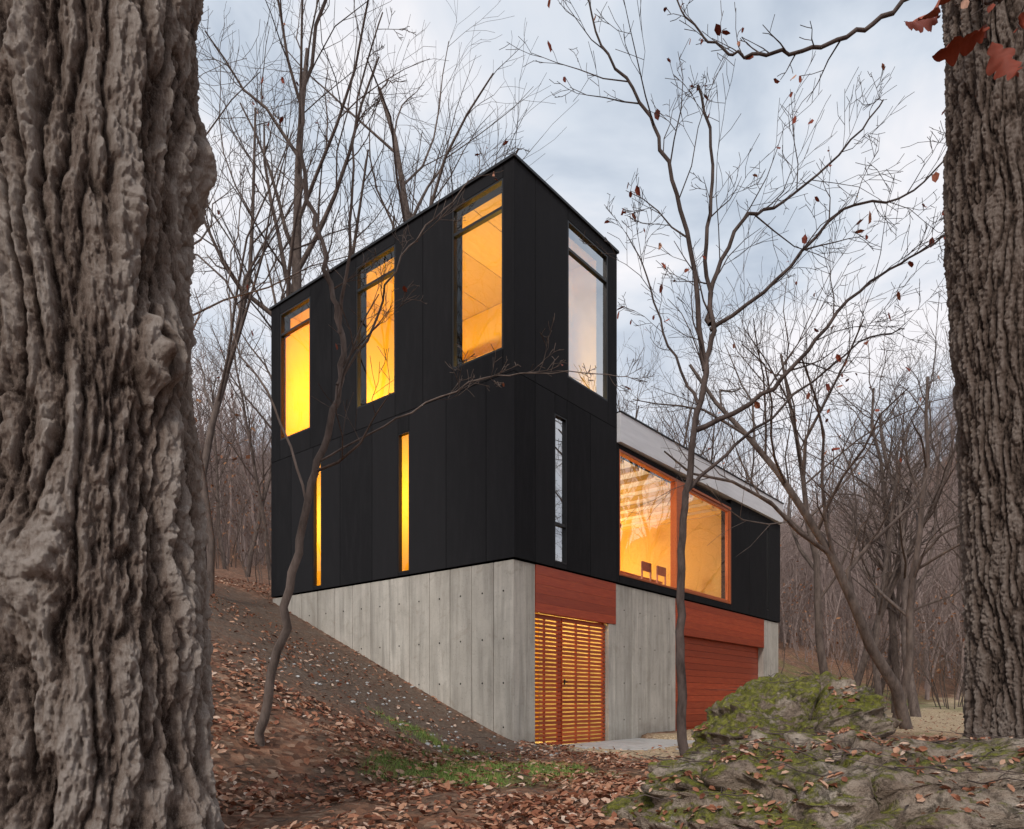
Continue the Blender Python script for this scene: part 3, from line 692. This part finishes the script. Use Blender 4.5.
keep=(np.random.rand(len(xs))<dens+.04)&~((u>-.02)&(u<11.2)&(v>-.02)&(v<6.4))
xs=xs[keep];ys=ys[keep]; zs=terrain(xs,ys); nn_=gnormal(xs,ys)+np.random.normal(0,.33,(len(xs),3))
it=[((xs[i],ys[i],zs[i]+.012+abs(random.gauss(0,.008))),nn_[i],(random.gauss(0,1),random.gauss(0,1),random.gauss(0,.2)),random.uniform(.03,.075)) for i in range(len(xs))]
for i in range(5200):
    x=random.uniform(.6,4.2);y=random.uniform(2.9,6);best=None
    if fbm(np.array([x*1.5]),np.array([y*1.5]),np.array([0.]),3)[0]<(-.08 if y<4.6 else .28): continue
    for bt in bvh:
        h=bt.ray_cast(Vector((x,y,3)),Vector((0,0,-1)))
        if h[0] is not None and (best is None or h[0].z>best[0].z): best=h
    if best and best[1].z>.6:
        nn2=best[1]+rv(random)*.3; it.append(((x,y,best[0].z+.01),tuple(nn2),(random.gauss(0,1),random.gauss(0,1),0),random.uniform(.025,.055)))
leaf_mesh('leaf_litter',it,LITTER)
tb=TB(); rg=random.Random(9)
for i in range(560):
    if i<330: x=rg.uniform(-3.5,3.6);y=rg.uniform(2.9,9.5)
    else: x=rg.uniform(.8,3.6);y=rg.uniform(3.2,4.9)
    u0,v0_=uv(x,y)
    if u0>-.2 and v0_>-3: continue
    z=gz(x,y)
    for bt in bvh:
        h=bt.ray_cast(Vector((x,y,3)),Vector((0,0,-1)))
        if h[0] is not None: z=max(z,h[0].z)
    an=rg.random()*6.28;L_=rg.uniform(.1,.5); d=Vector((math.cos(an),math.sin(an),rg.uniform(-.02,.1)))
    p=Vector((x,y,z+.012)); pts=[p]
    for q in range(4): pts.append(pts[-1]+(d+rv(rg)*.15)*L_/4)
    r_=rg.uniform(.0015,.005); tube(tb,pts,[r_,r_,r_*.8,r_*.6,r_*.4],4)
me=MB();me.V=tb.V;me.F=tb.F;me.make('fallen_twigs',TWIG,None,True)
V=[];F=[]
gx_=np.concatenate([np.random.uniform(-1.2,.9,12000),np.random.normal(-.9,.35,3000)]); gy_=np.concatenate([np.random.uniform(5.5,7.1,12000),np.random.normal(8.2,.3,3000)])
gk=(fbm(gx_*.8,gy_*.8,2,4)+.5*fbm(gx_*4,gy_*4,2,2)>-.05); gx_=gx_[gk];gy_=gy_[gk]; gz_=terrain(gx_,gy_)
for x,y,z in zip(gx_,gy_,gz_):
    h=random.uniform(.02,.06); an=random.random()*6.28; w_=.003; lx,ly=random.gauss(0,.5)*h,random.gauss(0,.5)*h
    b=len(V); V+=[(x-w_*math.cos(an),y-w_*math.sin(an),z),(x+w_*math.cos(an),y+w_*math.sin(an),z),(x+lx,y+ly,z+h)]; F.append((b,b+1,b+2))
m=M('grass_blades'); m.col(m.ramp(rnd_island(m),[(0,(.08,.14,.025)),(.6,(.18,.27,.05)),(1,(.34,.32,.1))])); m.rough(.8)
me=MB();me.V=V;me.F=F;me.make('grass_patch',m.m)
bm=bmesh.new()
for i in range(260):
    if i<150:
        x=random.uniform(-3.2,.2);y=random.uniform(7.5,12)
    else: x=random.uniform(0,3.5);y=random.uniform(8.2,11)
    u0,v0_=uv(x,y)
    if u0>-.03 and v0_>-.1: continue
    s_=random.uniform(.008,.03); mt=Matrix.Translation((x,y,gz(x,y)+s_*.2))@Matrix.Rotation(random.random()*6,4,'Z')@Matrix.Diagonal((s_*random.uniform(.7,1.5),s_,s_*.6,1))
    bmesh.ops.create_icosphere(bm,subdivisions=1,radius=1,matrix=mt)
me_=bpy.data.meshes.new('small_stones'); bm.to_mesh(me_); bm.free(); me_.materials.append(SLAB); link(bpy.data.objects.new('small_stones',me_))
# ================================================================= SKY / LIGHT
w=bpy.data.worlds.new('World'); sc.world=w; w.use_nodes=True; nt=w.node_tree; nt.nodes.clear()
N_=lambda t,**k:(lambda n:([setattr(n,a,b) for a,b in k.items()],n)[1])(nt.nodes.new(t))
elev,az=math.radians(40),math.radians(198)
sky=N_('ShaderNodeTexSky',sky_type='NISHITA'); sky.sun_disc=False; sky.sun_elevation=elev; sky.sun_rotation=az
b1=N_('ShaderNodeBackground'); b1.inputs[1].default_value=.08; nt.links.new(sky.outputs[0],b1.inputs[0])
tc=N_('ShaderNodeTexCoord'); sp=N_('ShaderNodeSeparateXYZ'); nt.links.new(tc.outputs['Generated'],sp.inputs[0])
def mth(op,a,b):
    n=N_('ShaderNodeMath',operation=op)
    for s_,v_ in ((n.inputs[0],a),(n.inputs[1],b)):
        if isinstance(v_,bpy.types.NodeSocket): nt.links.new(v_,s_)
        else: s_.default_value=v_
    return n.outputs[0]
zz=mth('ADD',mth('MAXIMUM',sp.outputs[2],0.),.28)
cx=N_('ShaderNodeCombineXYZ'); nt.links.new(mth('DIVIDE',sp.outputs[0],zz),cx.inputs[0]); nt.links.new(mth('DIVIDE',sp.outputs[1],zz),cx.inputs[1])
nz=N_('ShaderNodeTexNoise'); nz.inputs['Scale'].default_value=2.6; nz.inputs['Detail'].default_value=6; nz.inputs['Roughness'].default_value=.52; nz.inputs['Distortion'].default_value=.5
nt.links.new(cx.outputs[0],nz.inputs['Vector'])
rp=N_('ShaderNodeValToRGB'); e=rp.color_ramp.elements; e[0].position=.34; e[0].color=(.50,.59,.72,1); e[1].position=.62; e[1].color=(1.12,1.10,1.13,1)
q=e.new(.48); q.color=(.80,.87,.97,1)
nt.links.new(nz.outputs[0],rp.inputs[0])
hz=N_('ShaderNodeMapRange'); hz.inputs[1].default_value=0; hz.inputs[2].default_value=.5; hz.inputs[3].default_value=.7; hz.inputs[4].default_value=0; nt.links.new(sp.outputs[2],hz.inputs[0])
mx=N_('ShaderNodeMix',data_type='RGBA'); nt.links.new(hz.outputs[0],mx.inputs[0]); nt.links.new(rp.outputs[0],mx.inputs[6]); mx.inputs[7].default_value=(1.0,.95,.98,1)
b2=N_('ShaderNodeBackground'); b2.inputs[1].default_value=.94; nt.links.new(mx.outputs[2],b2.inputs[0])
ms=N_('ShaderNodeMixShader'); ms.inputs[0].default_value=.9; nt.links.new(b1.outputs[0],ms.inputs[1]); nt.links.new(b2.outputs[0],ms.inputs[2])
ow=N_('ShaderNodeOutputWorld'); nt.links.new(ms.outputs[0],ow.inputs[0])
sl=bpy.data.lights.new('sun','SUN'); sl.energy=2.2; sl.angle=math.radians(12); sl.color=(1,.94,.87)
so=bpy.data.objects.new('sun',sl); COL.objects.link(so)
dv=Vector((math.sin(az)*math.cos(elev),math.cos(az)*math.cos(elev),math.sin(elev)))
so.rotation_euler=dv.to_track_quat('Z','Y').to_euler(); so.location=dv*30
# ================================================================= CAMERA
cd=bpy.data.cameras.new('camera'); cd.sensor_width=36; cd.lens=708*36/1024; cd.shift_y=285.5/1024; cd.clip_end=2000; cd.clip_start=.05
co=bpy.data.objects.new('camera',cd); co.location=(0,0,.75); co.rotation_euler=(math.pi/2,0,0); COL.objects.link(co); sc.camera=co
